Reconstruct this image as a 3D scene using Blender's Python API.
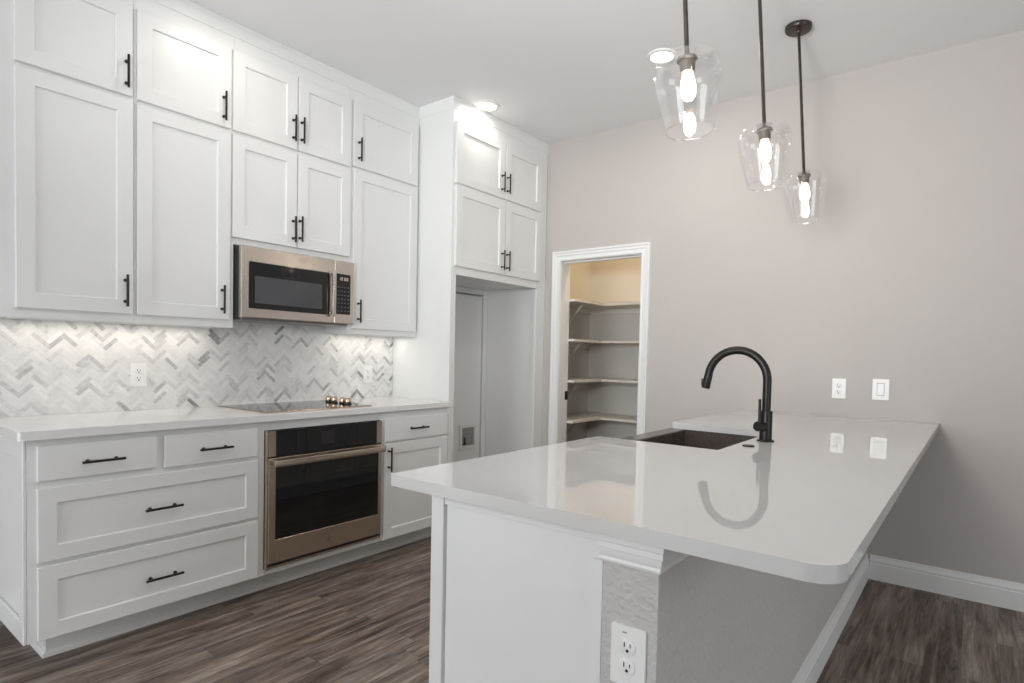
import bpy, bmesh, math, random
from mathutils import Vector, Matrix
R = math.radians
for o in list(bpy.data.objects):
    bpy.data.objects.remove(o)
sc = bpy.context.scene
COL = sc.collection

# ------------------------------------------------------------------ camera
cam_d = bpy.data.cameras.new('camera')
cam = bpy.data.objects.new('camera', cam_d); COL.objects.link(cam)
F_PX, CX, CY = 586.2976, 538.5644, 373.0604
YAW, PITCH, ROLL = R(36.7), R(-1.7637), R(1.2743)
fw = Vector((-math.sin(YAW)*math.cos(PITCH), math.cos(YAW)*math.cos(PITCH), math.sin(PITCH)))
rt0 = Vector((math.cos(YAW), math.sin(YAW), 0)); up0 = rt0.cross(fw)
rt = rt0*math.cos(ROLL) + up0*math.sin(ROLL)
up = up0*math.cos(ROLL) - rt0*math.sin(ROLL)
M = Matrix((rt, up, -fw)).transposed().to_4x4()
M.translation = Vector((3.38, -3.8159, 1.236))
cam.matrix_world = M
cam_d.sensor_width = 36.0; cam_d.sensor_fit = 'HORIZONTAL'
cam_d.lens = F_PX/1024*36
cam_d.shift_x = (512-CX)/1024
cam_d.shift_y = (CY-341.5)/1024
cam_d.clip_start = 0.05
sc.camera = cam

# ------------------------------------------------------------------ light and exposure
sc.view_settings.view_transform = 'Standard'
sc.view_settings.look = 'None'
sc.view_settings.gamma = 1.0
sc.view_settings.use_curve_mapping = False
sc.view_settings.exposure = 0.0
sc.cycles.use_denoising = True
sc.cycles.max_bounces = 10
sc.cycles.diffuse_bounces = 6
sc.cycles.transparent_max_bounces = 24
sc.cycles.sample_clamp_indirect = 6.0

world = bpy.data.worlds.new('world'); sc.world = world; world.use_nodes = True
bg = world.node_tree.nodes['Background']
bg.inputs[0].default_value = (0.86, 0.93, 1.0, 1); bg.inputs[1].default_value = 0.5

def area(name, loc, target, sx, sy, power, color, spread=180):
    d = bpy.data.lights.new(name, 'AREA'); d.shape = 'RECTANGLE'; d.size = sx; d.size_y = sy
    d.energy = power; d.color = color; d.spread = R(spread)
    o = bpy.data.objects.new(name, d); COL.objects.link(o)
    o.location = loc
    o.rotation_euler = (Vector(target)-Vector(loc)).to_track_quat('-Z', 'Z').to_euler()
    return o
ZC = 2.914
# daylight through the windows behind the camera and along the right wall
area('window_light', (1.45, -7.40, 1.30), (1.45, 0, 2.2), 2.3, 2.2, 94, (0.93, 0.965, 1.0))
area('window_light', (6.9, -3.0, 1.45), (0, -3.0, 1.35), 2.6, 1.9, 46, (0.93, 0.965, 1.0))
# added fill lamp behind the camera, aimed up to brighten the ceiling
area('added_ceiling_fill', (2.8, -4.4, 1.75), (2.3, -2.0, ZC), .5, .5, 35, (1.0, 1.0, 1.0), 110)

def recessed_spot(x, y, power, col=(1.0, 0.93, 0.85)):
    d = bpy.data.lights.new('recessed_lamp', 'AREA'); d.shape = 'DISK'; d.size = 0.11
    d.energy = power; d.color = col
    o = bpy.data.objects.new('recessed_lamp', d); COL.objects.link(o); o.location = (x, y, ZC-0.022)
RECESSED = [(1.917, -0.77), (0.667, -0.827), (0.63, -2.40), (1.9, -2.40), (4.6, -2.4), (1.9, -4.6), (4.4, -4.8)]
RECESSED_POWER = [4.8, 1.7, 2.2, 1.5, 2, 2, 2]
for (x, y), p in zip(RECESSED, RECESSED_POWER):
    recessed_spot(x, y, p)

# ------------------------------------------------------------------ materials
def mat(name, color=(.8, .8, .8), rough=.5, metal=0., spec=.5, emit=None, estr=0., coat=0.):
    m = bpy.data.materials.new(name); m.use_nodes = True
    b = m.node_tree.nodes['Principled BSDF']
    b.inputs['Base Color'].default_value = (*color, 1)
    b.inputs['Roughness'].default_value = rough
    b.inputs['Metallic'].default_value = metal
    b.inputs['Specular IOR Level'].default_value = spec
    b.inputs['Coat Weight'].default_value = coat
    if emit:
        b.inputs['Emission Color'].default_value = (*emit, 1)
        b.inputs['Emission Strength'].default_value = estr
    return m
def nodes(m):
    nt = m.node_tree
    def n(t, **kw):
        x = nt.nodes.new(t)
        for k, v in kw.items(): setattr(x, k, v)
        return x
    return nt, n, nt.links.new, nt.nodes['Principled BSDF']
def add_bump(m, scale, strength, dist=.002, detail=3.):
    nt, n, L, b = nodes(m)
    tc = n('ShaderNodeTexCoord'); no = n('ShaderNodeTexNoise'); bu = n('ShaderNodeBump')
    no.inputs['Scale'].default_value = scale; no.inputs['Detail'].default_value = detail
    bu.inputs['Strength'].default_value = strength; bu.inputs['Distance'].default_value = dist
    L(tc.outputs['Object'], no.inputs['Vector']); L(no.outputs['Fac'], bu.inputs['Height'])
    L(bu.outputs['Normal'], b.inputs['Normal'])
    return m
def vary(m, c1, c2, scale, detail=4., stretch=(1, 1, 1), lo=.35, hi=.65):
    nt, n, L, b = nodes(m)
    tc = n('ShaderNodeTexCoord'); mp = n('ShaderNodeMapping'); no = n('ShaderNodeTexNoise'); cr = n('ShaderNodeValToRGB')
    mp.inputs['Scale'].default_value = stretch
    no.inputs['Scale'].default_value = scale; no.inputs['Detail'].default_value = detail
    cr.color_ramp.elements[0].color = (*c1, 1); cr.color_ramp.elements[1].color = (*c2, 1)
    cr.color_ramp.elements[0].position = lo; cr.color_ramp.elements[1].position = hi
    L(tc.outputs['Object'], mp.inputs['Vector']); L(mp.outputs[0], no.inputs['Vector'])
    L(no.outputs['Fac'], cr.inputs['Fac']); L(cr.outputs['Color'], b.inputs['Base Color'])
    return m

M_CAB = vary(mat('cabinet_white_paint', rough=.34), (.755, .765, .755), (.775, .785, .775), 3.0)
M_TRIM = vary(mat('trim_white_paint', rough=.4), (.78, .785, .78), (.80, .805, .80), 4.0)
M_WALL = add_bump(vary(mat('greige_wall_paint', rough=.75), (.490, .460, .439), (.502, .472, .451), 2.0), 160, .12)
M_PONY = add_bump(vary(mat('textured_wall_paint', rough=.8), (.535, .522, .508), (.549, .536, .522), 2.0), 70, 1.0, .006, 2.)
M_PANTRY = add_bump(vary(mat('pantry_wall_paint', rough=.8), (.60, .585, .545), (.615, .60, .56), 2.0), 120, .15)
M_CEIL = add_bump(vary(mat('ceiling_paint', rough=.9), (.79, .795, .80), (.805, .81, .815), 1.5), 140, .1)
M_QUARTZ_DIMMED = vary(mat('white_quartz_dimmed', rough=.012, spec=.8), (.575, .572, .566), (.585, .582, .576), 30, lo=.3, hi=.7)  # peninsula slab: same stone as the run, its dimmer light painted into the colour
M_QUARTZ_LIT = vary(mat('white_quartz_lit', rough=.04, spec=.6), (.77, .77, .765), (.80, .80, .795), 30, lo=.3, hi=.7)  # cabinet run slab: the same stone, without the painted-in dimming
M_BLACK = vary(mat('matte_black_metal', rough=.38, metal=.5), (.014, .013, .013), (.020, .018, .017), 30)
M_PULL = vary(mat('oil_rubbed_bronze', rough=.4, metal=.6), (.020, .014, .012), (.034, .022, .018), 40)
M_SLATE = vary(mat('slate_bronze_steel', rough=.27, metal=.95), (.56, .475, .385), (.60, .51, .415), 4, stretch=(1, 1, 60))
M_STEEL = vary(mat('warm_stainless_steel', rough=.24, metal=.95), (.63, .575, .525), (.66, .605, .555), 4, stretch=(1, 1, 60))
M_GLASSBLK = vary(mat('black_glass', rough=.03, spec=.5), (.008, .008, .009), (.011, .011, .012), 3)
M_WINDOWGREY = vary(mat('grey_mesh_glass', rough=.12), (.055, .058, .064), (.075, .078, .085), 3)
M_DARK = vary(mat('dark_plastic', rough=.5), (.012, .012, .013), (.018, .018, .019), 20)
M_GREYVENT = vary(mat('grey_vent_metal', rough=.4, metal=.6), (.22, .21, .20), (.28, .27, .26), 20)
M_PLATE = vary(mat('white_plastic', rough=.3), (.83, .83, .82), (.85, .85, .84), 20)
M_PLATEGREY = vary(mat('grey_print', rough=.4), (.25, .25, .25), (.3, .3, .3), 20)
M_KEY = vary(mat('dim_key_print', rough=.4), (.07, .07, .075), (.09, .09, .095), 20)
M_BOXPL = vary(mat('ivory_plastic', rough=.5), (.74, .72, .70), (.77, .75, .73), 10)
M_SINK = add_bump(vary(mat('dark_composite_granite', rough=.24, spec=.7), (.050, .040, .035), (.085, .068, .060), 220, 2.), 300, .15)
M_BRONZEROD = vary(mat('pendant_bronze', rough=.35, metal=.7), (.055, .045, .04), (.075, .062, .055), 30)
M_GREYMETAL = vary(mat('pendant_socket_metal', rough=.4, metal=.6), (.12, .11, .10), (.17, .155, .14), 30)
M_BRASSY = vary(mat('bronze_knob_metal', rough=.22, metal=1.), (.58, .43, .32), (.66, .50, .38), 20)
M_SHELF = vary(mat('shelf_paint', rough=.45), (.68, .65, .60), (.71, .68, .63), 4)
M_LED = mat('recessed_lens', (.9, .9, .9), .5, emit=(1.0, .95, .88), estr=9)
M_BULB = mat('bulb_glow', (1, .9, .8), .3, emit=(1.0, .85, .66), estr=36)
M_DISPLAY = mat('clock_display', (.1, .05, .05), .3, emit=(1.0, .78, .68), estr=.6)
M_LOGO = vary(mat('logo_chrome', rough=.2, metal=1.), (.30, .29, .28), (.42, .40, .39), 60)

def glass_mat(name='clear_shade_glass', k=.85, base=.018):
    m = bpy.data.materials.new(name); m.use_nodes = True
    nt = m.node_tree; nt.nodes.clear()
    out = nt.nodes.new('ShaderNodeOutputMaterial'); mix = nt.nodes.new('ShaderNodeMixShader')
    tr = nt.nodes.new('ShaderNodeBsdfTransparent'); gl = nt.nodes.new('ShaderNodeBsdfGlossy')
    lw = nt.nodes.new('ShaderNodeLayerWeight'); mul = nt.nodes.new('ShaderNodeMath'); mul.operation = 'MULTIPLY_ADD'
    no = nt.nodes.new('ShaderNodeTexNoise'); bu = nt.nodes.new('ShaderNodeBump'); tc = nt.nodes.new('ShaderNodeTexCoord')
    no.inputs['Scale'].default_value = 14; bu.inputs['Strength'].default_value = .15; bu.inputs['Distance'].default_value = .01
    tr.inputs[0].default_value = (1, 1, 1, 1); gl.inputs['Roughness'].default_value = .02
    gl.inputs[0].default_value = (1, 1, 1, 1)
    lw.inputs[0].default_value = .12; mul.inputs[1].default_value = k; mul.inputs[2].default_value = base
    L = nt.links.new
    L(tc.outputs['Object'], no.inputs['Vector']); L(no.outputs['Fac'], bu.inputs['Height']); L(bu.outputs[0], gl.inputs['Normal'])
    L(lw.outputs['Facing'], mul.inputs[0])
    L(mul.outputs[0], mix.inputs[0]); L(tr.outputs[0], mix.inputs[1]); L(gl.outputs[0], mix.inputs[2]); L(mix.outputs[0], out.inputs[0])
    return m
M_GLASS = glass_mat()
M_RIM = glass_mat('polished_glass_rim', .6, .34)

def floor_mat():
    m = mat('plank_floor', rough=.42, spec=.45)
    nt, n, L, b = nodes(m)
    tc = n('ShaderNodeTexCoord'); sp = n('ShaderNodeSeparateXYZ'); L(tc.outputs['Object'], sp.inputs[0])
    def mth(op, a, c=None, d=None):
        x = n('ShaderNodeMath', operation=op)
        for i, v in enumerate((a, c, d)):
            if v is None: continue
            if isinstance(v, (int, float)): x.inputs[i].default_value = v
            else: L(v, x.inputs[i])
        return x.outputs[0]
    W, LEN = .125, 1.22
    xs = mth('DIVIDE', sp.outputs['X'], W); col = mth('FLOOR', xs)
    wn = n('ShaderNodeTexWhiteNoise', noise_dimensions='1D'); L(col, wn.inputs['W'])
    ys = mth('ADD', mth('DIVIDE', sp.outputs['Y'], LEN), mth('MULTIPLY', wn.outputs['Value'], 7.3)); row = mth('FLOOR', ys)
    cmb = n('ShaderNodeCombineXYZ'); L(col, cmb.inputs[0]); L(row, cmb.inputs[1])
    wn2 = n('ShaderNodeTexWhiteNoise', noise_dimensions='2D'); L(cmb.outputs[0], wn2.inputs['Vector'])
    # grain coordinates, shifted for each plank
    off = n('ShaderNodeVectorMath', operation='SCALE'); L(wn2.outputs['Color'], off.inputs[0]); off.inputs['Scale'].default_value = 30
    add = n('ShaderNodeVectorMath', operation='ADD'); L(tc.outputs['Object'], add.inputs[0]); L(off.outputs[0], add.inputs[1])
    def grain(sx, sy, scale, det, ro=.6, dist=0.):
        mp = n('ShaderNodeMapping'); mp.inputs['Scale'].default_value = (sx, sy, 1); L(add.outputs[0], mp.inputs['Vector'])
        g = n('ShaderNodeTexNoise'); g.inputs['Scale'].default_value = scale; g.inputs['Detail'].default_value = det
        g.inputs['Roughness'].default_value = ro; g.inputs['Distortion'].default_value = dist
        L(mp.outputs[0], g.inputs['Vector']); return g.outputs['Fac']
    g1 = grain(17, 1.1, 1.7, 9, .68, .8)
    g2 = grain(80, 3.0, 1.6, 7, .75)
    g3 = grain(6, 1.1, 1.7, 5, .6, 1.2)
    def cen(g, k): return mth('MULTIPLY', mth('SUBTRACT', g, .5), k)
    mix = mth('ADD', mth('ADD', mth('ADD', cen(g1, 1.2), cen(g2, .70)), cen(g3, .75)), .5)
    tone = mth('ADD', mix, mth('MULTIPLY', mth('SUBTRACT', wn2.outputs['Value'], .5), .07))
    cr = n('ShaderNodeValToRGB'); L(tone, cr.inputs['Fac'])
    e = cr.color_ramp.elements
    e[0].position = .22; e[0].color = (.036, .026, .022, 1)
    e[1].position = .84; e[1].color = (.42, .362, .308, 1)
    for p, c in ((.40, (.104, .074, .058)), (.52, (.178, .134, .106)), (.66, (.268, .215, .174))):
        x = e.new(p); x.color = (*c, 1)
    # grey-washed streaks
    g4 = grain(14, 1.3, 1.9, 5, .6, 1.0)
    mxg = n('ShaderNodeMix', data_type='RGBA')
    f = mth('MULTIPLY', mth('SMOOTHSTEP' if False else 'GREATER_THAN', g4, .56), .38)
    L(f, mxg.inputs['Factor']); L(cr.outputs['Color'], mxg.inputs['A']); mxg.inputs['B'].default_value = (.208, .194, .182, 1)
    # seams
    fx = mth('FRACT', xs); fy = mth('FRACT', ys)
    ex = mth('LESS_THAN', mth('MINIMUM', fx, mth('SUBTRACT', 1, fx)), .010)
    ey = mth('LESS_THAN', mth('MINIMUM', fy, mth('SUBTRACT', 1, fy)), .0013)
    seam = mth('MAXIMUM', ex, ey)
    mxs = n('ShaderNodeMix', data_type='RGBA'); L(mth('MULTIPLY', seam, .4), mxs.inputs['Factor'])
    L(mxg.outputs['Result'], mxs.inputs['A']); mxs.inputs['B'].default_value = (.03, .024, .02, 1)
    L(mxs.outputs['Result'], b.inputs['Base Color'])
    bu = n('ShaderNodeBump'); bu.inputs['Strength'].default_value = .25; bu.inputs['Distance'].default_value = .002
    L(mth('SUBTRACT', mix, mth('MULTIPLY', seam, .5)), bu.inputs['Height']); L(bu.outputs[0], b.inputs['Normal'])
    return m
M_FLOOR = floor_mat()

def tile_mat():
    m = mat('marble_mosaic', rough=.16, spec=.5)
    nt, n, L, b = nodes(m)
    at = n('ShaderNodeAttribute', attribute_name='tile_shade', attribute_type='GEOMETRY')
    tc = n('ShaderNodeTexCoord'); no = n('ShaderNodeTexNoise'); no.inputs['Scale'].default_value = 22; no.inputs['Detail'].default_value = 6
    no.inputs['Distortion'].default_value = 1.5
    L(tc.outputs['Object'], no.inputs['Vector'])
    a = n('ShaderNodeMath', operation='MULTIPLY_ADD'); a.inputs[1].default_value = .58; L(no.outputs['Fac'], a.inputs[0]); L(at.outputs['Fac'], a.inputs[2])
    cr = n('ShaderNodeValToRGB'); L(a.outputs[0], cr.inputs['Fac']); e = cr.color_ramp.elements
    e[0].position = .16; e[0].color = (.84, .84, .83, 1); e[1].position = 1.15; e[1].color = (.27, .28, .295, 1)
    x = e.new(.50); x.color = (.74, .74, .735, 1); x = e.new(.80); x.color = (.50, .505, .51, 1)
    L(cr.outputs['Color'], b.inputs['Base Color'])
    return m
M_TILE = tile_mat()
M_GROUT = vary(mat('grout', rough=.8), (.72, .72, .71), (.76, .76, .75), 30)

# ------------------------------------------------------------------ mesh builder
class MB:
    def __init__(s): s.bm = bmesh.new()
    def box(s, x0, x1, y0, y1, z0, z1, bev=0., seg=1):
        bm = s.bm
        vs = [bm.verts.new((x, y, z)) for x in (x0, x1) for y in (y0, y1) for z in (z0, z1)]
        fs = [bm.faces.new([vs[i] for i in q]) for q in ((0, 1, 3, 2), (4, 6, 7, 5), (0, 4, 5, 1), (2, 3, 7, 6), (0, 2, 6, 4), (1, 5, 7, 3))]
        if bev:
            es = list({e for f in fs for e in f.edges})
            bmesh.ops.bevel(bm, geom=es, offset=bev, segments=seg, affect='EDGES', profile=.5)
        return s
    def prism(s, pts, z0, z1, bev=0., seg=2, keep=None):
        """vertical extrusion of an XY outline (counter-clockwise)"""
        bm = s.bm
        a = [bm.verts.new((x, y, z0)) for x, y in pts]; t = [bm.verts.new((x, y, z1)) for x, y in pts]
        n = len(pts); fs = [bm.faces.new(list(reversed(a))), bm.faces.new(t)]
        for i in range(n): fs.append(bm.faces.new((a[i], a[(i+1) % n], t[(i+1) % n], t[i])))
        if bev:
            es = [e for e in set(fs[0].edges) | set(fs[1].edges) if keep is None or not all(keep(v.co) for v in e.verts)]
            bmesh.ops.bevel(bm, geom=es, offset=bev, segments=seg, affect='EDGES', profile=.5)
        return s
    def lathe(s, prof, c=(0, 0, 0), axis=(0, 0, 1), seg=32, cap=True, closed=False):
        """prof: list of (radius, distance along the axis)"""
        bm = s.bm; ax = Vector(axis).normalized(); q = ax.to_track_quat('Z', 'Y'); c = Vector(c)
        rings = []
        for r, h in prof:
            if r < 1e-6: rings.append([bm.verts.new(c + q @ Vector((0, 0, h)))])
            else: rings.append([bm.verts.new(c + q @ Vector((r*math.cos(2*math.pi*i/seg), r*math.sin(2*math.pi*i/seg), h))) for i in range(seg)])
        pairs = list(zip(rings, rings[1:]))
        if closed: pairs.append((rings[-1], rings[0]))
        for a, b in pairs:
            for i in range(seg):
                j = (i+1) % seg
                if len(a) == 1 and len(b) == 1: continue
                if len(a) == 1: bm.faces.new((a[0], b[j], b[i]))
                elif len(b) == 1: bm.faces.new((a[i], a[j], b[0]))
                else: bm.faces.new((a[i], a[j], b[j], b[i]))
        if cap and not closed:
            if len(rings[0]) > 1: bm.faces.new(list(reversed(rings[0])))
            if len(rings[-1]) > 1: bm.faces.new(rings[-1])
        return s
    def cyl(s, a, b, r, seg=20, r2=None):
        a, b = Vector(a), Vector(b)
        return s.lathe([(r, 0), (r if r2 is None else r2, (b-a).length)], a, b-a, seg)
    def tube(s, pts, r, seg=16, ref=(0, 1, 0)):
        bm = s.bm; pts = [Vector(p) for p in pts]; rings = []; ref = Vector(ref)
        for i, p in enumerate(pts):
            t = (pts[min(i+1, len(pts)-1)] - pts[max(i-1, 0)]).normalized()
            n = (ref - t*ref.dot(t)).normalized(); b = t.cross(n)
            rr = r[i] if isinstance(r, (list, tuple)) else r
            rings.append([bm.verts.new(p + rr*(n*math.cos(2*math.pi*k/seg) + b*math.sin(2*math.pi*k/seg))) for k in range(seg)])
        for a, b in zip(rings, rings[1:]):
            for k in range(seg): bm.faces.new((a[k], a[(k+1) % seg], b[(k+1) % seg], b[k]))
        bm.faces.new(list(reversed(rings[0]))); bm.faces.new(rings[-1])
        return s
    def loft(s, secs, closed=True, cap=True):
        """quads between point lists of one length"""
        bm = s.bm; rs = [[bm.verts.new(p) for p in sec] for sec in secs]; n = len(secs[0])
        for a, b in zip(rs, rs[1:]):
            for k in range(n if closed else n-1): bm.faces.new((a[k], a[(k+1) % n], b[(k+1) % n], b[k]))
        if cap and closed: bm.faces.new(list(reversed(rs[0]))); bm.faces.new(rs[-1])
        return s
    def build(s, name, material, parent=None, smooth=None, origin=None):
        bm = s.bm
        bmesh.ops.recalc_face_normals(bm, faces=bm.faces)
        if parent is not None: off = ORIGIN[parent.name]
        elif origin is not None: off = Vector(origin)
        else:
            xs = [v.co for v in bm.verts]
            off = Vector(((min(v.x for v in xs)+max(v.x for v in xs))/2, (min(v.y for v in xs)+max(v.y for v in xs))/2, min(v.z for v in xs)))
        bmesh.ops.translate(bm, verts=bm.verts, vec=-off)
        me = bpy.data.meshes.new(name); bm.to_mesh(me); bm.free()
        me.materials.append(material)
        o = bpy.data.objects.new(name, me); COL.objects.link(o)
        if smooth is not None:
            me.shade_smooth(); me.set_sharp_from_angle(angle=R(smooth))
        if parent is not None: o.parent = parent
        else: o.location = off
        ORIGIN[o.name] = off
        return o
ORIGIN = {}
def thing(name, label, cat, loc, group=None):
    o = bpy.data.objects.new(name, None); o.empty_display_size = .1; COL.objects.link(o); o.location = loc
    ORIGIN[o.name] = Vector(loc); o['label'] = label; o['category'] = cat
    if group: o['group'] = group
    return o
def tag(o, label, cat, group=None):
    o['label'] = label; o['category'] = cat
    if group: o['group'] = group
    return o
def struct(o, label=None, cat=None):
    o['kind'] = 'structure'
    if label: o['label'] = label
    if cat: o['category'] = cat
    return o

# ------------------------------------------------------------------ the room
XR, YN = 7.0, -7.5           # right wall, rear wall
DX0, DX1, DZ = .715, 1.457, 2.0     # rough opening of the pantry door
struct(MB().box(-.12, XR+.12, YN-.12, 2.2, -.06, 0).build('floor', M_FLOOR, origin=(0, 0, 0)), 'grey-brown wood-look plank floor', 'floor')
struct(MB().box(-.12, XR+.12, YN-.12, 2.2, ZC, ZC+.1).build('ceiling', M_CEIL, origin=(0, 0, ZC)), 'pale grey-white flat ceiling', 'ceiling')
struct(MB().box(-.12, 0, YN, 0, 0, ZC).build('wall_left', M_WALL), 'wall behind the white cabinet run', 'wall')
wb = MB()
wb.box(-.12, DX0, 0, .12, 0, ZC).box(DX1, XR+.12, 0, .12, 0, ZC).box(DX0, DX1, 0, .12, DZ, ZC)
struct(wb.build('wall_back', M_WALL), 'greige wall with the pantry doorway', 'wall')
wr = MB()
wr.box(XR, XR+.12, YN, -4.4, 0, ZC).box(XR, XR+.12, -1.6, 0, 0, ZC).box(XR, XR+.12, -4.4, -1.6, 0, .45).box(XR, XR+.12, -4.4, -1.6, 2.45, ZC)
struct(wr.build('wall_right', M_WALL), 'greige wall with a wide window opening', 'wall')
wn_ = MB()
wn_.box(-.12, .25, YN-.12, YN, 0, ZC).box(2.65, XR+.12, YN-.12, YN, 0, ZC).box(.25, 2.65, YN-.12, YN, 0, .12).box(.25, 2.65, YN-.12, YN, 2.45, ZC)
struct(wn_.build('wall_rear', M_WALL), 'greige wall behind the camera with a wide window opening', 'wall')
# pantry closet behind the doorway
PX0, PX1, PY = .44, 1.95, .92
struct(MB().box(PX0-.08, PX0, .12, PY, 0, ZC).build('wall_pantry_left', M_PANTRY), 'left wall inside the pantry', 'wall')
struct(MB().box(PX0-.08, PX1+.08, PY, PY+.08, 0, ZC).build('wall_pantry_back', M_PANTRY), 'back wall inside the pantry', 'wall')
struct(MB().box(PX1, PX1+.08, .12, PY, 0, ZC).build('wall_pantry_right', M_PANTRY), 'right wall inside the pantry', 'wall')

# door casing and jamb
CASE = [(0, 0), (0, .012), (.010, .015), (.014, .012), (.030, .013), (.036, .018), (.052, .019), (.058, .024), (.070, .024), (.072, 0)]
def casing(xi, xo, zt):
    m = MB(); secs = []
    for k in range(4):
        sec = []
        for t, h in CASE:
            x = (xi - t) if k < 2 else (xo + t); z = 0 if k in (0, 3) else zt + t
            sec.append((x, -h, z))
        secs.append(sec)
    return m.loft(secs)
JX0, JX1, JZ = .735, 1.437, 1.98
t1 = struct(casing(JX0, JX1, JZ).build('trim_1', M_TRIM, smooth=25), 'white moulded casing around the pantry doorway', 'door casing')
jb = MB().box(DX0, JX0+.003, .0, .125, 0, JZ+.018).box(JX1-.003, DX1, .0, .125, 0, JZ+.018).box(DX0, DX1, .0, .125, JZ-.003, DZ)
jb.box(JX1-.014, JX1-.003, .05, .085, 0, JZ-.003).box(JX0+.003, JX1-.003, .05, .085, JZ-.014, JZ-.003)
jb.build('jamb', M_TRIM, t1)
sp = MB().box(JX0+.002, JX0+.0068, .088, .1235, .880, .950, .001).box(JX0+.0035, JX0+.0088, .096, .116, .900, .930)
sp.build('strike_plate', M_BLACK, t1)['label'] = 'black strike plate'

# baseboards
BB = [(0, 0), (.016, 0), (.016, .092), (.0125, .095), (.0125, .102), (.0145, .106), (.010, .118), (.007, .124), (.006, .136), (0, .138)]
def bb_run(name, pts, label):
    """pts: list of (wall point, outward direction) – mitred runs"""
    secs = [[(px + d*nx, py + d*ny, h) for d, h in BB] for (px, py), (nx, ny) in pts]
    return struct(MB().loft(secs).build(name, M_TRIM, smooth=25), label, 'baseboard')
WX = 2.916                   # right face of the half wall
PYF = -2.80                  # front face of the peninsula
bb_run('baseboard_back', [((WX+.017, 0), (0, -1)), ((XR, 0), (0, -1))], 'white stepped baseboard along the greige wall on the right')
bb_run('baseboard_peninsula', [((2.795, PYF), (0, -1)), ((WX, PYF), (1, -1)), ((WX, 0), (1, 0))], 'white baseboard along the half wall under the counter')
bb_run('baseboard_kitchen', [((1.511, 0), (0, -1)), ((2.293, 0), (0, -1))], 'white baseboard between the pantry doorway and the peninsula')
bb_run('baseboard_left', [((0, YN), (1, 0)), ((0, -3.25), (1, 0))], 'white baseboard left of the drawer cabinet')
bb_run('baseboard_pantry', [((PX1, PY), (0, -1)), ((PX0, PY), (1, -1)), ((PX0, .12), (1, 0))], 'white baseboard inside the pantry')

# half wall of the peninsula
struct(MB().box(2.795, WX, PYF, 0, 0, .888).build('wall_peninsula', M_PONY), 'textured greige half wall carrying the peninsula counter', 'half wall')
CAPM = [(0, .827), (.004, .829), (.006, .834), (.005, .840), (.008, .846), (.009, .857), (.012, .859), (.012, .870), (.014, .873), (.015, .888), (0, .888)]
capsecs = [[(2.790, PYF - d, z) for d, z in CAPM], [(WX + d, PYF - d, z) for d, z in CAPM], [(WX + d, -.001, z) for d, z in CAPM]]
struct(MB().loft(capsecs).build('trim_2', M_TRIM, smooth=25), 'stepped white moulding capping the half wall under the counter', 'moulding')

# crown along the cabinets
UX, FX = .25, .58            # face frames of the wall cabinets and of the refrigerator cabinet
FYL = -1.053                 # left side of the refrigerator cabinet
CRN = [(0, 2.842), (.004, 2.842), (.004, 2.850), (.006, 2.858), (.007, 2.880), (.010, 2.897), (.012, 2.900), (.012, ZC-.0005), (0, ZC-.0005)]
cs = [[(UX+o, -3.226, z) for o, z in CRN], [(UX+o, FYL-o, z) for o, z in CRN], [(FX+o, FYL-o, z) for o, z in CRN], [(FX+o, 0, z) for o, z in CRN]]
struct(MB().loft(cs).build('trim_3', M_CAB, smooth=25), 'small white crown moulding where the cabinets meet the ceiling', 'crown moulding')

# ------------------------------------------------------------------ cabinet parts
def door_mesh(y0, y1, z0, z1, x, n=1, fw_=.062, th=.019, rec=.009, slab=False):
    """front lying in a plane of constant X; back face at x, outer face at x+n*th"""
    m = MB(); bm = m.bm
    def ring(ins, d): return [bm.verts.new((x + n*d, yy, zz)) for yy, zz in ((y0+ins, z0+ins), (y1-ins, z0+ins), (y1-ins, z1-ins), (y0+ins, z1-ins))]
    rs = [ring(0, 0), ring(0, th-.002), ring(.002, th)]
    if not slab: rs += [ring(fw_, th), ring(fw_+.004, th-rec)]
    for a, b in zip(rs, rs[1:]):
        for i in range(4): bm.faces.new((a[i], a[(i+1) % 4], b[(i+1) % 4], b[i]))
    bm.faces.new(rs[0]); bm.faces.new(rs[-1])
    return m
def pull(parent, x, yc, zc, vertical, n=1, L=.144):
    """bar pull on a face at x"""
    yc -= .010*n
    m = MB(); r = .0053; so = .030; h = L/2; p = L/2-.024
    if vertical:
        m.cyl((x+n*so, yc, zc-h), (x+n*so, yc, zc+h), r, 14)
        for s in (-p, p): m.cyl((x, yc, zc+s), (x+n*so, yc, zc+s), .0046, 12); m.cyl((x, yc, zc+s), (x+n*.004, yc, zc+s), .0075, 12)
    else:
        m.cyl((x+n*so, yc-h, zc), (x+n*so, yc+h, zc), r, 14)
        for s in (-p, p): m.cyl((x, yc+s, zc), (x+n*so, yc+s, zc), .0046, 12); m.cyl((x, yc+s, zc), (x+n*.004, yc+s, zc), .0075, 12)
    o = m.build('handle', M_PULL, parent, smooth=40); o['label'] = 'dark bronze bar handle'
    return o
def door(root, y0, y1, z0, z1, x, hy=None, hz=None, name='door', n=1, horiz=False, slab=False, fw_=.062):
    d = door_mesh(y0, y1, z0, z1, x, n, fw_, slab=slab).build(name, M_CAB, root)
    if hy is not None: pull(d, x+n*.019, hy, hz, not horiz, n)
    return d

# --- base run along the left wall
BX = .575; ZB, ZT = .108, .8795
def base_root(label, y0, y1): return thing('base_cabinet', label, 'cabinet', (.3, (y0+y1)/2, 0))
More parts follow.
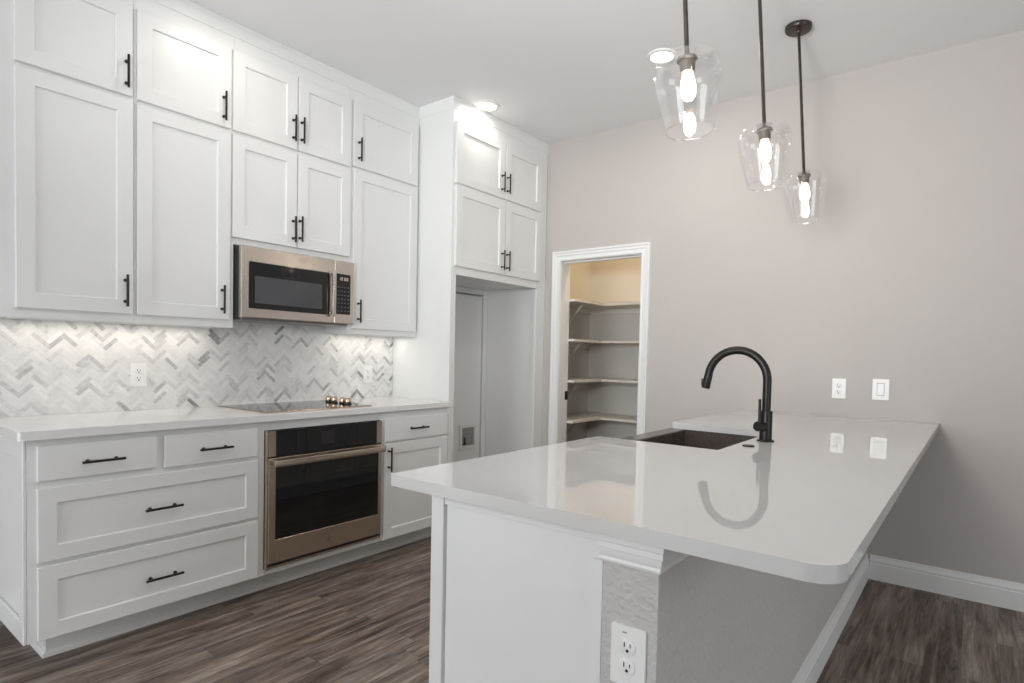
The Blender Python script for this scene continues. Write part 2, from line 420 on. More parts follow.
# drawer cabinet
y0, y1 = -3.214, -2.335
c = base_root('white drawer base cabinet with two small drawers over two wide ones, left of the oven', y0, y1)
m = MB().box(.012, BX, y0, y1, ZB, ZT, .0015)
m.build('body', M_CAB, c)
ep = MB()   # framed end panel
ep.box(.012, BX, y0-.012, y0-.0005, ZB, ZB+.085, .003).box(.012, BX, y0-.012, y0-.0005, ZT-.075, ZT, .003).box(BX-.058, BX, y0-.012, y0-.0005, ZB+.085, ZT-.075, .002).box(.012, .07, y0-.012, y0-.0005, ZB+.085, ZT-.075, .002)
ep.build('end_panel', M_CAB, c)
tk = MB().box(.05, .470, -3.135, y1, 0, ZB)
tk.loft([[(.05, -3.135-d, z) for d, z in ((0, 0), (.013, 0), (.012, .012), (.004, .020), (0, .020))], [(.470+d, -3.135-d, z) for d, z in ((0, 0), (.013, 0), (.012, .012), (.004, .020), (0, .020))], [(.470+d, y1, z) for d, z in ((0, 0), (.013, 0), (.012, .012), (.004, .020), (0, .020))]])
tk.build('toe_kick', M_CAB, c)
door(c, -3.186, -2.787, .720, .853, BX, -2.975, .780, 'drawer', horiz=True, slab=True)
door(c, -2.759, -2.353, .713, .852, BX, -2.543, .778, 'drawer', horiz=True, slab=True)
door(c, -3.186, -2.346, .412, .692, BX, -2.758, .547, 'drawer', horiz=True, fw_=.058)
door(c, -3.186, -2.345, .115, .396, BX, -2.755, .247, 'drawer', horiz=True, fw_=.058)
# oven cabinet: face frame around the wall oven
OY0, OY1, OZ0, OZ1 = -2.308, -1.606, .136, .832
y0, y1 = -2.3345, -1.5995
c = base_root('white face frame cabinet housing the built-in oven', y0, y1)
m = MB().box(.012, .03, y0, y1, ZB, ZT).box(.03, BX, y0, OY0, ZB, ZT, .001).box(.03, BX, OY1, y1, ZB, ZT, .001)
m.box(.03, BX, OY0, OY1, ZB, OZ0, .001).box(.03, BX, OY0, OY1, OZ1, ZT, .001)
m.build('body', M_CAB, c)
def toe(c, y0, y1):
    t = MB().box(.05, .470, y0, y1, 0, ZB)
    t.loft([[(.470+d, y, z) for d, z in ((0, 0), (.013, 0), (.012, .012), (.004, .020), (0, .020))] for y in (y0, y1)])
    t.build('toe_kick', M_CAB, c)
toe(c, y0, y1)
# right cabinet
y0, y1 = -1.599, -1.0545
c = base_root('white narrow base cabinet with one drawer over one door, right of the oven', y0, y1)
MB().box(.012, BX, y0, y1, ZB, ZT, .001).build('body', M_CAB, c)
toe(c, y0, y1)
door(c, -1.586, -1.068, .700, .836, BX, -1.325, .768, 'drawer', horiz=True, slab=True)
door(c, -1.586, -1.068, .112, .688, BX, -1.545, .595)

# counter on the base run
def round_poly(corners, seg=12):
    """corners: (x, y, radius) counter-clockwise"""
    out = []; n = len(corners)
    for i, (x, y, r) in enumerate(corners):
        if r <= 0: out.append((x, y)); continue
        p = Vector((x, y)); a = Vector(corners[i-1][:2]); b = Vector(corners[(i+1) % n][:2])
        da = (a-p).normalized(); db = (b-p).normalized(); half = da.angle(db)/2
        t = r/math.tan(half); cc = p + (da+db).normalized()*(r/math.sin(half))
        s = p+da*t; e = p+db*t; va = s-cc; vb = e-cc
        a0 = math.atan2(va.y, va.x); a1 = math.atan2(vb.y, vb.x); dlt = (a1-a0+math.pi) % (2*math.pi)-math.pi
        for k in range(seg+1):
            g = a0+dlt*k/seg; out.append((cc.x+r*math.cos(g), cc.y+r*math.sin(g)))
    return out
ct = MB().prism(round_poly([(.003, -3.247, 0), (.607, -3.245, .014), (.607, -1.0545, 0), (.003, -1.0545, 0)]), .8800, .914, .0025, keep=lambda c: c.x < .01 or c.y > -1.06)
tag(ct.build('countertop', M_QUARTZ_LIT), 'white quartz countertop on the cabinet run under the microwave', 'countertop')

# ------------------------------------------------------------------ herringbone backsplash
def backsplash():
    random.seed(7)
    W, n = .0190, 4; g = .0005; Y0, Y1, Z0, Z1 = -3.245, -1.0545, .9145, 1.396
    bm = bmesh.new(); shades = []
    lay = bm.faces.layers.float.new('tile_shade')
    def clip(poly, ax, val, keep):
        out = []
        for i in range(len(poly)):
            p, q = poly[i], poly[(i+1) % len(poly)]; ip = (p[ax]-val)*keep >= 0; iq = (q[ax]-val)*keep >= 0
            if ip: out.append(p)
            if ip != iq:
                t = (val-p[ax])/(q[ax]-p[ax]); out.append((p[0]+t*(q[0]-p[0]), p[1]+t*(q[1]-p[1])))
        return out
    s = math.sqrt(.5); yc, zc = (Y0+Y1)/2, (Z0+Z1)/2; N = 110
    def put(a0, a1, b0, b1):
        poly = [((a-b)*s*W+yc, (a+b)*s*W+zc) for a, b in ((a0, b0), (a1, b0), (a1, b1), (a0, b1))]
        cx = sum(p[0] for p in poly)/4; cz = sum(p[1] for p in poly)/4
        if not (Y0-.06 < cx < Y1+.06 and Z0-.06 < cz < Z1+.06): return
        # shrink by the grout gap
        ga = g/W
        poly = [((a-b)*s*W+yc, (a+b)*s*W+zc) for a, b in ((a0+ga, b0+ga), (a1-ga, b0+ga), (a1-ga, b1-ga), (a0+ga, b1-ga))]
        for ax, v, k in ((0, Y0, 1), (0, Y1, -1), (1, Z0, 1), (1, Z1, -1)):
            poly = clip(poly, ax, v, k)
            if len(poly) < 3: return
        r = random.random(); zone = .5 + .5*math.sin(cx*5.1+1.2)*math.sin(cz*9+cx*2.3)
        sh = random.uniform(-.08, .20)
        if r < .30 + .20*zone: sh = random.uniform(.14, .36)
        if r < .12*zone + .04: sh = random.uniform(.34, .52)
        if r < .008 + .016*(cx > -2.5): sh = random.uniform(.48, .72)
        x0, x1 = .0035, .0075
        A = [bm.verts.new((x0, y, z)) for y, z in poly]; B = [bm.verts.new((x1, y, z)) for y, z in poly]
        k = len(poly); fs = [bm.faces.new(B)] + [bm.faces.new((A[i], A[(i+1) % k], B[(i+1) % k], B[i])) for i in range(k)]
        for f in fs: f[lay] = sh
    for x in range(-N, N):
        for y in range(-N, N):
            d = (x-y) % (2*n)
            if d == 0: put(x, x+n, y, y+1)
            elif d == 2*n-1: put(x, x+1, y, y+n)
    mb = MB(); mb.bm.free(); mb.bm = bm
    root = thing('tile_backsplash', 'white and grey marble herringbone mosaic backsplash behind the cooktop', 'backsplash', (0, (Y0+Y1)/2, Z0))
    mb.build('mosaic_tile', M_TILE, root)
    MB().box(.0005, .0069, Y0, Y1, Z0, Z1).build('grout', M_GROUT, root)
backsplash()

# ------------------------------------------------------------------ wall cabinets
XB = .012; UZ = 1.343
def upper(label, y0, y1, z0, recess=True):
    c = thing('wall_cabinet', label, 'cabinet', (.13, (y0+y1)/2, z0), 'white wall cabinets above the counter')
    m = MB().box(XB, UX, y0, y1, z0+(.012 if recess else 0), 2.9125, .0008)
    if recess: m.box(UX-.02, UX, y0, y1, z0, z0+.0122).box(XB, UX-.02, y0, y0+.018, z0, z0+.0122).box(XB, UX-.02, y1-.018, y1, z0, z0+.0122)
    m.build('body', M_CAB, c)
    return c
ZS, ZU, ZTOP, ZD = 2.340, 2.358, 2.770, 1.382
c = upper('white wall cabinet at the far left end of the row, above the drawers', -3.223, -2.7605, UZ)
door(c, -3.178, -2.767, ZD, ZS+.010, UX, -2.789, 1.486); door(c, -3.178, -2.770, ZU+.009, ZTOP, UX, -2.786, 2.465)
c = upper('white tall-door wall cabinet immediately left of the microwave', -2.7598, -2.3075, UZ)
door(c, -2.752, -2.331, ZD, ZS+.005, UX, -2.363, 1.484); door(c, -2.752, -2.331, ZU+.004, ZTOP, UX, -2.360, 2.460)
c = upper('white four-door wall cabinet directly above the microwave', -2.3068, -1.6135, 1.779, False)
door(c, -2.320, -1.963, 1.814, ZS+.004, UX, -1.977, 1.910); door(c, -1.957, -1.609, 1.814, ZS+.004, UX, -1.936, 1.918)
door(c, -2.320, -1.963, ZU+.004, ZTOP, UX, -1.981, 2.470); door(c, -1.957, -1.609, ZU+.004, ZTOP, UX, -1.930, 2.472)
c = upper('white wall cabinet between the microwave and the tall refrigerator cabinet', -1.6128, -1.0545, UZ)
door(c, -1.586, -1.070, ZD-.006, ZS+.020, UX, -1.538, 1.484); door(c, -1.590, -1.072, ZU+.017, ZTOP+.004, UX, -1.545, 2.478)

# under-cabinet lights
def strip_light(y0, y1, power):
    d = bpy.data.lights.new('under_cabinet_lamp', 'AREA'); d.shape = 'RECTANGLE'; d.size = .03; d.size_y = y1-y0
    d.energy = power; d.color = (1.0, .92, .80)
    o = bpy.data.objects.new('under_cabinet_lamp', d); COL.objects.link(o); o.location = (.10, (y0+y1)/2, UZ-.004)
    b = MB().box(.075, .125, y0, y1, UZ-.002, UZ+.0118, .001)
    return tag(b.build('light_bar', M_PLATE), 'slim white light bar under the wall cabinets %s the microwave' % ('left of' if y0 < -2 else 'right of'), 'light', 'under-cabinet light bars')
strip_light(-3.18, -2.36, 1.0)
strip_light(-1.58, -1.10, .55)

# ------------------------------------------------------------------ refrigerator cabinet
c = thing('refrigerator_cabinet', 'tall white cabinet with an empty refrigerator bay in the corner', 'cabinet', (.3, -.53, 0))
ZF = 1.772
m = MB().box(.003, FX, FYL, FYL+.024, 0, 2.9125, .001)
m.build('side_panel', M_CAB, c)
MB().box(.003, FX-.02, -.076, -.002, 0, ZF-.001).build('side_panel', M_CAB, c)
m = MB().box(.003, FX-.02, FYL+.0245, -.002, ZF, 2.9125)
m.build('body', M_CAB, c)
fr = MB().box(FX-.0198, FX, FYL+.0245, -1.004, 0, 2.9125, .001).box(FX-.0198, FX, -.112, -.001, 0, 2.9125, .001)
fr.box(FX-.0198, FX, -1.0035, -.1125, ZF-.012, 1.86, .001).box(FX-.0198, FX, -1.0035, -.1125, 2.70, 2.9125, .001).box(FX-.0198, FX, -1.0035, -.1125, 2.32, 2.40)
fr.build('face_frame', M_CAB, c)
fb = MB().box(.003, .030, FYL+.025, -.140, 0, ZF-.060)
fb.build('back_panel', M_TRIM, c)
fb = MB().box(.0035, .038, -.127, -.078, 0, ZF-.002, .002).box(.0035, .038, FYL+.026, -.1275, ZF-.045, ZF-.002, .002)
fb.build('batten', M_CAB, c)
door(c, -1.028, -.527, 1.815, 2.345, FX, -.553, 1.915); door(c, -.521, -.088, 1.815, 2.345, FX, -.495, 1.915)
door(c, -1.030, -.537, 2.362, 2.765, FX, -.567, 2.470); door(c, -.531, -.092, 2.362, 2.765, FX, -.507, 2.470)
# ice maker outlet box
c = thing('water_outlet_box', 'small white recessed water outlet box low in the refrigerator bay', 'outlet box', (.0312, -.26, .43))
yb0, yb1, zb0, zb1 = -.385, -.195, .440, .650
m = MB()
m.box(.0313, .043, yb0, yb1, zb0, zb0+.036, .002).box(.0313, .043, yb0, yb1, zb1-.026, zb1, .002).box(.0313, .043, yb0, yb0+.024, zb0+.036, zb1-.026, .002).box(.0313, .043, yb1-.024, yb1, zb0+.036, zb1-.026, .002)
m.build('frame', M_BOXPL, c)
MB().box(.0312, .0328, yb0+.023, yb1-.023, zb0+.035, zb1-.025).build('recess', M_PLATEGREY, c)
v = MB().cyl((.0328, yb0+.06, zb0+.055), (.0405, yb0+.06, zb0+.055), .012, 16).cyl((.037, yb0+.06, zb0+.05), (.037, yb0+.06, zb0+.105), .006, 12)
v.build('valve', M_BLACK, c, smooth=40)

# ------------------------------------------------------------------ microwave
c = thing('microwave', 'stainless over-the-range microwave hung below the wall cabinets', 'microwave', (.16, -1.96, 1.39))
MY0, MY1, MZ0, MZ1, MXF = -2.303, -1.617, 1.398, 1.772, .323
MB().box(.012, .296, MY0, MY1, MZ0, MZ1, .002).build('body', M_DARK, c)
b = MB().box(.03, .29, MY0+.02, MY1-.02, MZ0-.012, MZ0-.0002, .003)
b.build('vent', M_GREYVENT, c)
YS = -1.752
d = MB().box(.297, MXF, MY0, YS-.001, MZ0, MZ1, .004, 2).build('door', M_STEEL, c)
gl = MB(); gl.prism([(0, 0)]*0 or round_poly([(-2.262, 1.448, .006), (-1.786, 1.444, .006), (-1.786, 1.690, .006), (-2.262, 1.693, .006)]), 0, .0022, .0006)
def to_face(mb, x):     # (y, z, depth) -> a plate lying on a face of constant X
    for v in mb.bm.verts: v.co = Vector((x + v.co.z, v.co.x, v.co.y))
    return mb
to_face(gl, MXF+.0001).build('door_glass', M_GLASSBLK, d)
gl = MB(); gl.prism(round_poly([(-2.231, 1.477, .006), (-1.836, 1.474, .006), (-1.836, 1.616, .006), (-2.231, 1.620, .006)]), 0, .0008)
to_face(gl, MXF+.0024).build('window', M_WINDOWGREY, d)
hd = MB().box(MXF+.020, MXF+.036, -1.786, -1.762, 1.435, 1.705, .005, 2).box(MXF, MXF+.022, -1.781, -1.767, 1.446, 1.466, .002).box(MXF, MXF+.022, -1.781, -1.767, 1.675, 1.695, .002)
hd.build('handle', M_STEEL, d, smooth=40)
p = MB().box(.297, MXF, YS+.0005, MY1, MZ0, MZ1, .004, 2).build('control_panel', M_STEEL, c)
kp = MB(); kp.prism(round_poly([(-1.747, 1.453, .005), (-1.644, 1.453, .005), (-1.644, 1.692, .005), (-1.747, 1.694, .005)]), 0, .002, .0005)
kp = to_face(kp, MXF+.0001).build('keypad', M_GLASSBLK, p)
bt = MB()
for r in range(7):
    for q in range(4):
        yy = -1.732 + q*.0225; zz = 1.470 + r*.0235
        bt.box(MXF+.0021, MXF+.0027, yy, yy+.012, zz, zz+.0055)
bt.build('button', M_KEY, kp)
sg = MB()
def digit(mb, y, z, w, h, segs, x):
    t = .0024
    S = {'a': (y, y+w, z+h-t, z+h), 'g': (y, y+w, z+h/2-t/2, z+h/2+t/2), 'd': (y, y+w, z, z+t), 'f': (y, y+t, z+h/2, z+h), 'e': (y, y+t, z, z+h/2), 'b': (y+w-t, y+w, z+h/2, z+h), 'c': (y+w-t, y+w, z, z+h/2)}
    for k in segs: a = S[k]; mb.box(x, x+.0005, *a)
for i, s in enumerate(('bc', 'abged', 'abcdef', 'abcdef')):
    digit(sg, -1.722+i*.0155+(.004 if i > 1 else 0), 1.655, .0095, .018, s, MXF+.0022)
sg.build('display', M_DISPLAY, kp)
lg = MB().cyl((MXF, -1.963, 1.738), (MXF+.0012, -1.963, 1.738), .010, 24).box(MXF, MXF+.001, -1.950, -1.936, 1.734, 1.737).box(MXF, MXF+.001, -1.950, -1.940, 1.740, 1.742)
lg.build('emblem', M_LOGO, d)

# ------------------------------------------------------------------ wall oven
c = thing('wall_oven', 'bronze-toned built-in oven with black glass below the cooktop', 'oven', (.3, -1.965, OZ0))
EX = .600
e = .0015
MB().box(.06, BX+.004, OY0+e, OY1-e, OZ0+e, OZ1-e).build('body', M_DARK, c)
fr = MB().box(BX+.0042, EX-.002, OY0+e, OY0+.008, OZ0+.002, OZ1-e, .001).box(BX+.0042, EX-.004, OY1-.008, OY1-e, OZ0+.002, OZ1-e, .001).box(BX+.0042, EX-.008, OY0+.008, OY1-.008, OZ0+.002, OZ0+.012, .001)
fr.build('trim_frame', M_SLATE, c)
cp = MB().box(BX+.0042, EX-.0010, OY0+.0085, OY1-.0085, .702, OZ1-.003, .001).build('control_panel', M_GLASSBLK, c)
MB().box(EX-.0008, EX+.0008, OY0+.0085, OY0+.047, .702, OZ1-.003, .0006).build('end_cap', M_SLATE, cp)
MB().box(EX-.0008, EX+.0008, OY1-.042, OY1-.0085, .702, OZ1-.003, .0006).build('end_cap', M_SLATE, cp)
MB().box(EX-.0009, EX-.0002, -2.005, -1.925, .735, .805).build('display', M_DARK, cp)
dr = MB()
GZ0, GZ1, GY0, GY1 = .282, .655, -2.262, -1.636
dr.box(BX+.0042, EX+.004, OY0+.0085, GY0, .166, .694, .002).box(BX+.0042, EX+.004, GY1, OY1-.0085, .166, .694, .002)
dr.box(BX+.0042, EX+.004, GY0, GY1, .166, GZ0, .0015).box(BX+.0042, EX+.004, GY0, GY1, GZ1, .694, .0015)
dr = dr.build('door', M_SLATE, c)
MB().box(BX+.006, EX+.003, GY0+.0003, GY1-.0003, GZ0+.0003, GZ1-.0003).build('door_glass', M_GLASSBLK, dr)
hd = MB().box(EX+.040, EX+.058, -2.292, -1.622, .656, .690, .004, 2)
hd.box(EX+.003, EX+.044, -2.288, -2.262, .660, .686, .003).box(EX+.003, EX+.044, -1.652, -1.626, .660, .686, .003)
hd.build('handle', M_SLATE, dr, smooth=40)
lg = MB().lathe([(.0165, 0), (.0165, .002), (.0140, .003), (.0132, .0016), (0, .0016)], (EX+.004, -1.955, .222), (1, 0, 0), 28)
for a in range(4):
    g = math.pi/4+a*math.pi/2; lg.box(EX+.0054, EX+.0066, -1.955+.0085*math.cos(g)-.003, -1.955+.0085*math.cos(g)+.003, .222+.0085*math.sin(g)-.003, .222+.0085*math.sin(g)+.003, .0005)
lg.box(EX+.0054, EX+.0066, -1.960, -1.950, .2205, .2235)
lg.build('emblem', M_LOGO, dr, smooth=40)
MB().box(BX+.0042, EX-.010, OY0+.010, OY1-.010, OZ0+.0125, .1655).build('vent', M_DARK, c)

# ------------------------------------------------------------------ cooktop
c = thing('cooktop', 'black glass electric cooktop with four bronze knobs let into the counter', 'cooktop', (.3, -1.96, .9142))
gl = MB().prism(round_poly([(.060, -2.290, .008), (.533, -2.290, .008), (.533, -1.640, .008), (.060, -1.640, .008)]), .9142, .9195, .001)
gl.build('glass_top', M_GLASSBLK, c)
rim = MB()
for a in ((.5335, .5375, -2.2945, -1.6355), (.0555, .0595, -2.2945, -1.6355)): rim.box(a[0], a[1], a[2], a[3], .9142, .9188, .0008)
rim.box(.0597, .5333, -2.2945, -2.2905, .9142, .9188, .0008).box(.0597, .5333, -1.6395, -1.6355, .9142, .9188, .0008)
rim.build('edge_trim', M_BRASSY, c)
brn = MB()
for x, y, r in ((.18, -2.13, .085), (.41, -2.13, .105), (.18, -1.87, .105), (.41, -1.87, .08)):
    brn.lathe([(r-.0012, .9195), (r-.0012, .9197), (r+.0012, .9197), (r+.0012, .9195)], (x, y, 0), (0, 0, 1), 48, cap=False, closed=True)
brn.build('burner_ring', M_PLATEGREY, c)
for x in (.205, .262, .345, .398):
    k = MB().lathe([(.021, 0), (.021, .004), (.018, .006)], (x, -1.703, .9197), seg=28).build('knob', M_DARK, c, smooth=40)
    MB().lathe([(.0185, .0062), (.0195, .009), (.0190, .030), (.0175, .032), (0, .032)], (x, -1.703, .9197), seg=28).box(x-.0025, x+.0025, -1.703-.015, -1.703+.015, .9197+.0325, .9197+.037, .001).build('cap', M_BRASSY, k, smooth=40)

# ------------------------------------------------------------------ peninsula
c = thing('peninsula_cabinet', 'white panelled cabinet under the left side of the peninsula counter', 'cabinet', (2.55, -1.4, 0))
KX = 2.296
ep = MB().box(KX, 2.339, PYF, PYF+.03, 0, .888, .0015).box(2.346, 2.7945, PYF+.006, PYF+.03, 0, .888, .001)
ep.box(2.339, 2.3462, PYF+.015, PYF+.03, 0, .888)
ep.box(2.339, 2.7945, PYF+.004, PYF+.0165, .862, .888, .001)
ep.box(2.772, 2.7945, PYF-.001, PYF+.010, 0, .826)
ep.build('end_panel', M_CAB, c)
fk = MB().box(KX, KX+.02, PYF+.0305, -1.862, .105, .888).box(KX, KX+.02, -1.0595, -.003, .105, .888).box(KX, KX+.02, -1.8618, -1.0598, .105, .645)
fk.build('face_frame', M_CAB, c)
tb = MB().box(KX+.075, KX+.09, PYF+.0305, -.003, 0, .105).box(KX+.021, 2.794, PYF+.0305, -.003, .105, .123)
tb.build('toe_kick', M_CAB, c)
for a, b in ((-2.765, -2.33), (-2.325, -1.875)):
    door(c, a, b, .70, .865, KX, (a+b)/2, .782, 'drawer', n=-1, horiz=True, slab=True); door(c, a, b, .118, .688, KX, b-.035, .60, n=-1)
for a, b, h in ((-1.855, -1.463, -1.49), (-1.457, -1.066, -1.43)): door(c, a, b, .118, .635, KX, h, .56, n=-1)
door(c, -1.05, -.55, .118, .865, KX, -.58, .78, n=-1); door(c, -.545, -.03, .118, .865, KX, -.52, .78, n=-1)

PZ0, PZ1 = .8885, .9184
outline = round_poly([(2.166, -2.828, .010), (3.229, -2.828, .055), (3.234, -.0005, 0), (2.186, -.0005, 0), (2.186, -1.095, .004), (2.669, -1.095, .012), (2.669, -1.805, .012), (2.184, -1.805, .004)])
tag(MB().prism(outline, PZ0, PZ1, .0025, keep=lambda c: c.y > -.001).build('countertop', M_QUARTZ_DIMMED), 'large glossy white quartz peninsula countertop with a sink cutout', 'countertop')

# sink
c = thing('apron_sink', 'dark brown composite apron-front sink set in the peninsula', 'sink', (2.43, -1.45, .66))
SX0, SX1, SY0, SY1 = 2.168, 2.705, -1.855, -1.065; IX0, IX1, IY0, IY1 = 2.250, 2.676, -1.812, -1.090; SB = .665
m = MB()
m.box(SX0, IX0, SY0, SY1, SB, .888, .005, 2).box(IX1, SX1, SY0, SY1, SB, .888).box(IX0, IX1, SY0, IY0, SB, .888).box(IX0, IX1, IY1, SY1, SB, .888).box(IX0, IX1, IY0, IY1, SB, SB+.022)
m.build('basin', M_SINK, c)
MB().lathe([(.056, 0), (.056, .003), (.042, .003), (.038, -.001), (0, -.001)], (2.46, -1.45, SB+.0222), seg=28).build('drain', M_BLACK, c, smooth=40)

# faucet
FXc, FYc = 2.729, -1.446
c = thing('kitchen_faucet', 'matte black gooseneck pull-down faucet standing beside the sink', 'faucet', (FXc, FYc, PZ1))
MB().lathe([(.0325, 0), (.0325, .004), (.030, .006), (.0245, .0062)], (FXc, FYc, PZ1+.0002), seg=32).build('base', M_BLACK, c, smooth=40)
MB().lathe([(.0235, .0064), (.0235, .117), (.0225, .119), (.0168, .1195)], (FXc, FYc, PZ1), seg=32).build('body', M_BLACK, c, smooth=40)
z0 = PZ1+.118; rad = .1185; zc_ = 1.273-rad; xc = FXc-rad
pts = [(FXc, FYc, z0), (FXc, FYc, (z0+zc_)/2), (FXc, FYc, zc_)]
for k in range(1, 25):
    a = R(172)*k/24; pts.append((xc+rad*math.cos(a), FYc, zc_+rad*math.sin(a)))
MB().tube(pts, .0162, 20).build('spout', M_BLACK, c, smooth=60)
p0 = Vector(pts[-1]); d = (Vector(pts[-1])-Vector(pts[-2])).normalized()
hd = MB().lathe([(.0166, 0), (.0170, .004), (.0176, .055), (.0166, .058), (.011, .0585), (.010, .056), (0, .056)], p0, d, 24).build('spray_head', M_BLACK, c, smooth=40)
bq = p0 + d*.030 + Vector((-.0172, 0, -.002))
MB().box(bq.x-.006, bq.x+.004, bq.y-.007, bq.y+.007, bq.z-.014, bq.z+.014, .003, 2).build('spray_button', M_BLACK, hd, smooth=40)
hz = PZ1+.058
h = MB().cyl((FXc-.006, FYc-.018, hz), (FXc-.016, FYc-.054, hz+.003), .0195, 24).build('handle_hub', M_BLACK, c, smooth=40)
MB().tube([(FXc-.012, FYc-.040, hz+.004), (FXc-.0125, FYc-.042, hz+.05), (FXc-.013, FYc-.045, hz+.108)], [.0070, .0062, .0055], 12).build('lever', M_BLACK, h, smooth=60)
tag(MB().lathe([(.021, 0), (.021, .003), (.018, .0045), (.0175, .0035), (0, .0035)], (2.722, -1.636, PZ1+.0002), seg=28).build('sink_hole_cover', M_PULL, smooth=40), 'small round dark button cover on the counter in front of the faucet', 'hole cover')

# ------------------------------------------------------------------ outlets and switch
def duplex(label, c0, ux, n, slots_dark=True, status=False, w=.072, h=.116, group='duplex outlets'):
    """c0 centre on the wall, ux horizontal direction along the wall, n outward normal"""
    ux, n, uz, c0 = Vector(ux), Vector(n), Vector((0, 0, 1)), Vector(c0)
    root = thing('electrical_outlet', label, 'outlet', c0, group)
    def place(mb):
        for v in mb.bm.verts: v.co = c0 + ux*v.co.x + uz*v.co.y + n*v.co.z
        return mb
    place(MB().prism(round_poly([(-w/2, -h/2, .004), (w/2, -h/2, .004), (w/2, h/2, .004), (-w/2, h/2, .004)]), .0003, .0062, .002)).build('plate', M_PLATE, root)
    for s in (-1, 1):
        zc = s*.0195
        pts = []
        for k in range(24):
            a = 2*math.pi*k/24; x = .0172*math.cos(a); y = max(-.0142, min(.0142, .0172*math.sin(a))); pts.append((x, zc+y))
        place(MB().prism(pts, .0064, .0082, .0006)).build('receptacle', M_PLATE, root, smooth=40)
        sl = MB(); sl.box(-.0075, -.0052, zc-.001, zc+.0085, .0083, .0087); sl.box(.0052, .0072, zc, zc+.0075, .0083, .0087)
        sl.prism([(.0032*math.cos(2*math.pi*k/14), zc-.0075+.0032*math.sin(2*math.pi*k/14)) for k in range(14)], .0083, .0087)
        place(sl).build('slot', M_DARK, root)
    sw = MB(); sw.lathe([(.003, .0063), (.0026, .0076), (0, .0078)], seg=14)
    place(sw).build('screw', M_PLATE, root, smooth=40)
    if status:
        lt = MB().box(-.012, -.003, h/2-.0145, h/2-.0115, .0063, .0068); place(lt).build('sensor', M_PLATEGREY, root)
    return root
duplex('white duplex outlet on the textured end of the half wall below the counter', (2.858, PYF, .654), (1, 0, 0), (0, -1, 0), status=True, w=.074, h=.118)
duplex('white duplex outlet on the greige wall, the one nearer the faucet', (2.740, 0, 1.079), (1, 0, 0), (0, -1, 0))
duplex('white duplex outlet on the backsplash above the drawers', (.0077, -2.658, 1.093), (0, 1, 0), (1, 0, 0))
duplex('faint white duplex outlet on the backsplash right of the cooktop knobs', (.0077, -1.272, 1.078), (0, 1, 0), (1, 0, 0))
c = thing('wall_switch', 'white wall plate with a rocker, right of the outlet on the greige wall', 'switch', (2.953, 0, 1.084))
def wp(mb):
    for v in mb.bm.verts: v.co = Vector((2.953+v.co.x, -v.co.z, 1.084+v.co.y))
    return mb
wp(MB().prism(round_poly([(-.041, -.059, .004), (.041, -.059, .004), (.041, .059, .004), (-.041, .059, .004)]), .0003, .0062, .002)).build('plate', M_PLATE, c)
wp(MB().prism(round_poly([(-.0165, -.033, .003), (.0165, -.033, .003), (.0165, .033, .003), (-.0165, .033, .003)]), .0064, .0095, .001)).build('rocker', M_PLATE, c)
wp(MB().prism(round_poly([(-.019, -.0355, .003), (.019, -.0355, .003), (.019, .0355, .003), (-.019, .0355, .003)]), .0062, .0064)).build('bezel', M_PLATEGREY, c)

# ------------------------------------------------------------------ pantry shelves
SD = .355
for k, (z, word) in enumerate(((1.672, 'topmost'), (1.352, 'second from the top'), (1.020, 'third from the top'), (.690, 'lowest visible'))):
    c = thing('pantry_shelf', 'L-shaped painted shelf inside the pantry, %s of four' % word, 'shelf', (PX0+.15, PY-.15, z), 'pantry shelves')
    pts = [(PX0+.001, .125), (PX0+SD, .125), (PX0+SD, PY-SD), (PX1-.001, PY-SD), (PX1-.001, PY-.001), (PX0+.001, PY-.001)]
    MB().prism(pts, z, z+.019, .002).build('board', M_SHELF, c)
    for y in (.44,):
        b = MB().loft([[(PX0+.002, y-.007, z-.23), (PX0+.002, y+.009, z-.23), (PX0+.020, y+.009, z-.23), (PX0+.020, y-.009, z-.23)], [(PX0+.205, y-.009, z-.001), (PX0+.205, y+.009, z-.001), (PX0+.228, y+.009, z-.001), (PX0+.228, y-.009, z-.001)]])
        b.build('bracket', M_PANTRY, c)
    MB().box(PX0+.001, PX0+.019, .125, PY-.02, z-.040, z-.0005).box(PX0+.019, PX1-.001, PY-.019, PY-.001, z-.040, z-.0005).build('cleat', M_SHELF, c)
d = bpy.data.lights.new('pantry_lamp', 'AREA'); d.shape = 'DISK'; d.size = .2; d.energy = 9.5; d.color = (1.0, .74, .46)
o = bpy.data.objects.new('pantry_lamp', d); COL.objects.link(o); o.location = (1.2, .45, ZC-.03)

# ------------------------------------------------------------------ recessed ceiling lights
RL = ['round recessed ceiling light above the sink side of the peninsula', 'round recessed ceiling light close to the refrigerator cabinet']
for (x, y), lab in zip(RECESSED[:2], RL):
    c = thing('recessed_light', lab, 'ceiling light', (x, y, ZC), 'recessed ceiling lights')
    MB().lathe([(.085, -.0003), (.084, -.006), (.066, -.010), (.060, -.006), (.060, -.0003)], (x, y, ZC), seg=40, cap=False, closed=True).build('trim_ring', M_TRIM, c, smooth=40)
    MB().lathe([(.0595, -.0010), (.0595, -.0060), (.03, -.0075), (0, -.008)], (x, y, ZC), seg=40).build('lens', M_LED, c, smooth=40)

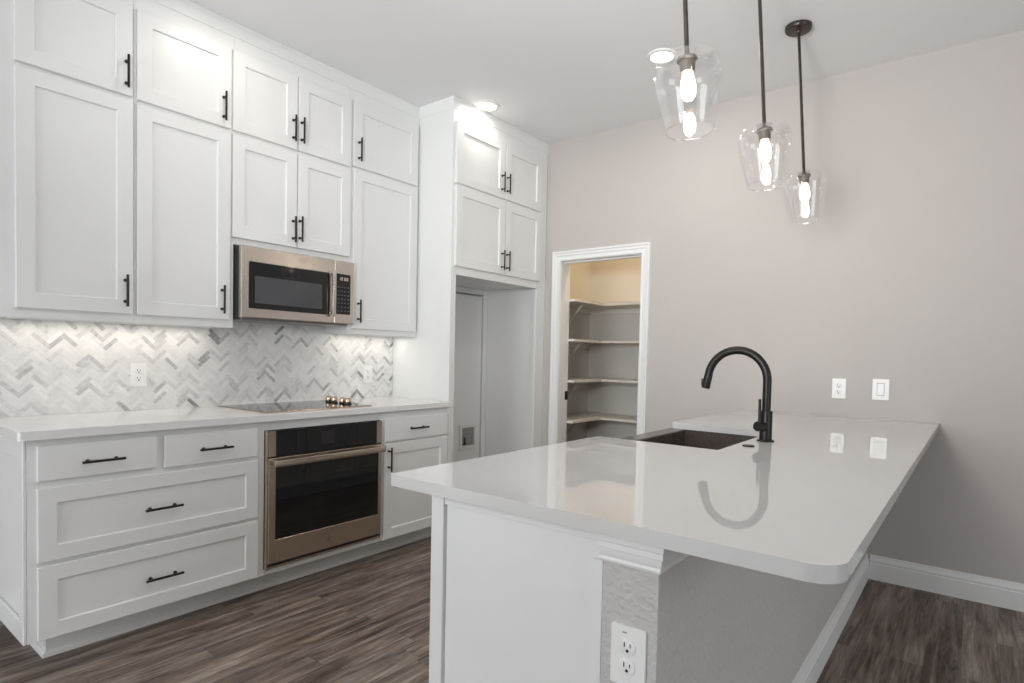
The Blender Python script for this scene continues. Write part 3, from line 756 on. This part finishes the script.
# ------------------------------------------------------------------ pendants
ZRIM = 1.945
PEND = [((2.642, -2.070), 'clear glass pendant lamp nearest the camera, with the largest-looking shade'),
        ((2.676, -1.362), 'clear glass pendant lamp in the middle of the row of three'),
        ((2.670, -.655), 'clear glass pendant lamp farthest away, its round canopy visible on the ceiling')]
def pendant(px, py, label):
    top = Vector((px-.066, py, ZC)); low = Vector((px, py, ZRIM)); ax = (low-top).normalized(); H = (low-top).length
    c = thing('pendant_light', label, 'pendant lamp', top, 'glass pendant lamps over the peninsula')
    MB().lathe([(.063, 0), (.063, .016), (.058, .022), (.016, .026), (.012, .034)], top+Vector((0, 0, -.0003)), (0, 0, -1), 40).build('canopy', M_BRONZEROD, c, smooth=40)
    def P(h): return top + ax*h          # distance down the stem
    zt = H-.232
    MB().lathe([(.0072, .030), (.0072, zt-.004), (.011, zt-.002), (.011, zt+.006)], top, ax, 16).build('rod', M_BRONZEROD, c, smooth=40)
    MB().lathe([(.012, zt+.006), (.030, zt+.010), (.032, zt+.018), (.024, zt+.022), (.0225, zt+.055), (.019, zt+.057)], top, ax, 28).build('socket', M_GREYMETAL, c, smooth=40)
    prof = [(.022, .002), (.050, .003), (.078, .009), (.096, .022), (.1045, .042), (.1055, .062), (.1025, .085), (.0965, .125), (.0885, .165), (.0815, .200), (.0750, .232)]
    sm = []
    for i in range(len(prof)-1):
        p0 = prof[max(i-1, 0)]; p1 = prof[i]; p2 = prof[i+1]; p3 = prof[min(i+2, len(prof)-1)]
        for k in range(4):
            t = k/4; f = lambda a, b, c_, d_: .5*((2*b)+(-a+c_)*t+(2*a-5*b+4*c_-d_)*t*t+(-a+3*b-3*c_+d_)*t**3)
            sm.append((f(p0[0], p1[0], p2[0], p3[0]), f(p0[1], p1[1], p2[1], p3[1])))
    sm.append(prof[-1])
    outer = [(r, zt+h) for r, h in sm]; inner = [(r-.0026, zt+h+(.0026 if h < .02 else 0)) for r, h in reversed(sm)]
    s = MB().lathe(outer+inner, top, ax, 56, cap=False, closed=True).build('shade', M_GLASS, c, smooth=60)
    s['label'] = 'clear glass shade open at the bottom'
    MB().lathe([(.0735+.0021*math.cos(2*math.pi*k/10), zt+.2352+.0021*math.sin(2*math.pi*k/10)) for k in range(10)], top, ax, 56, cap=False, closed=True).build('rim', M_RIM, s, smooth=60)
    MB().lathe([(.012, zt+.058), (.016, zt+.064), (.0215, zt+.085), (.0235, zt+.105), (.021, zt+.126), (.012, zt+.139), (0, zt+.142)], top, ax, 24).build('bulb', M_BULB, c, smooth=60)
for (p, lab) in PEND: pendant(p[0], p[1], lab)
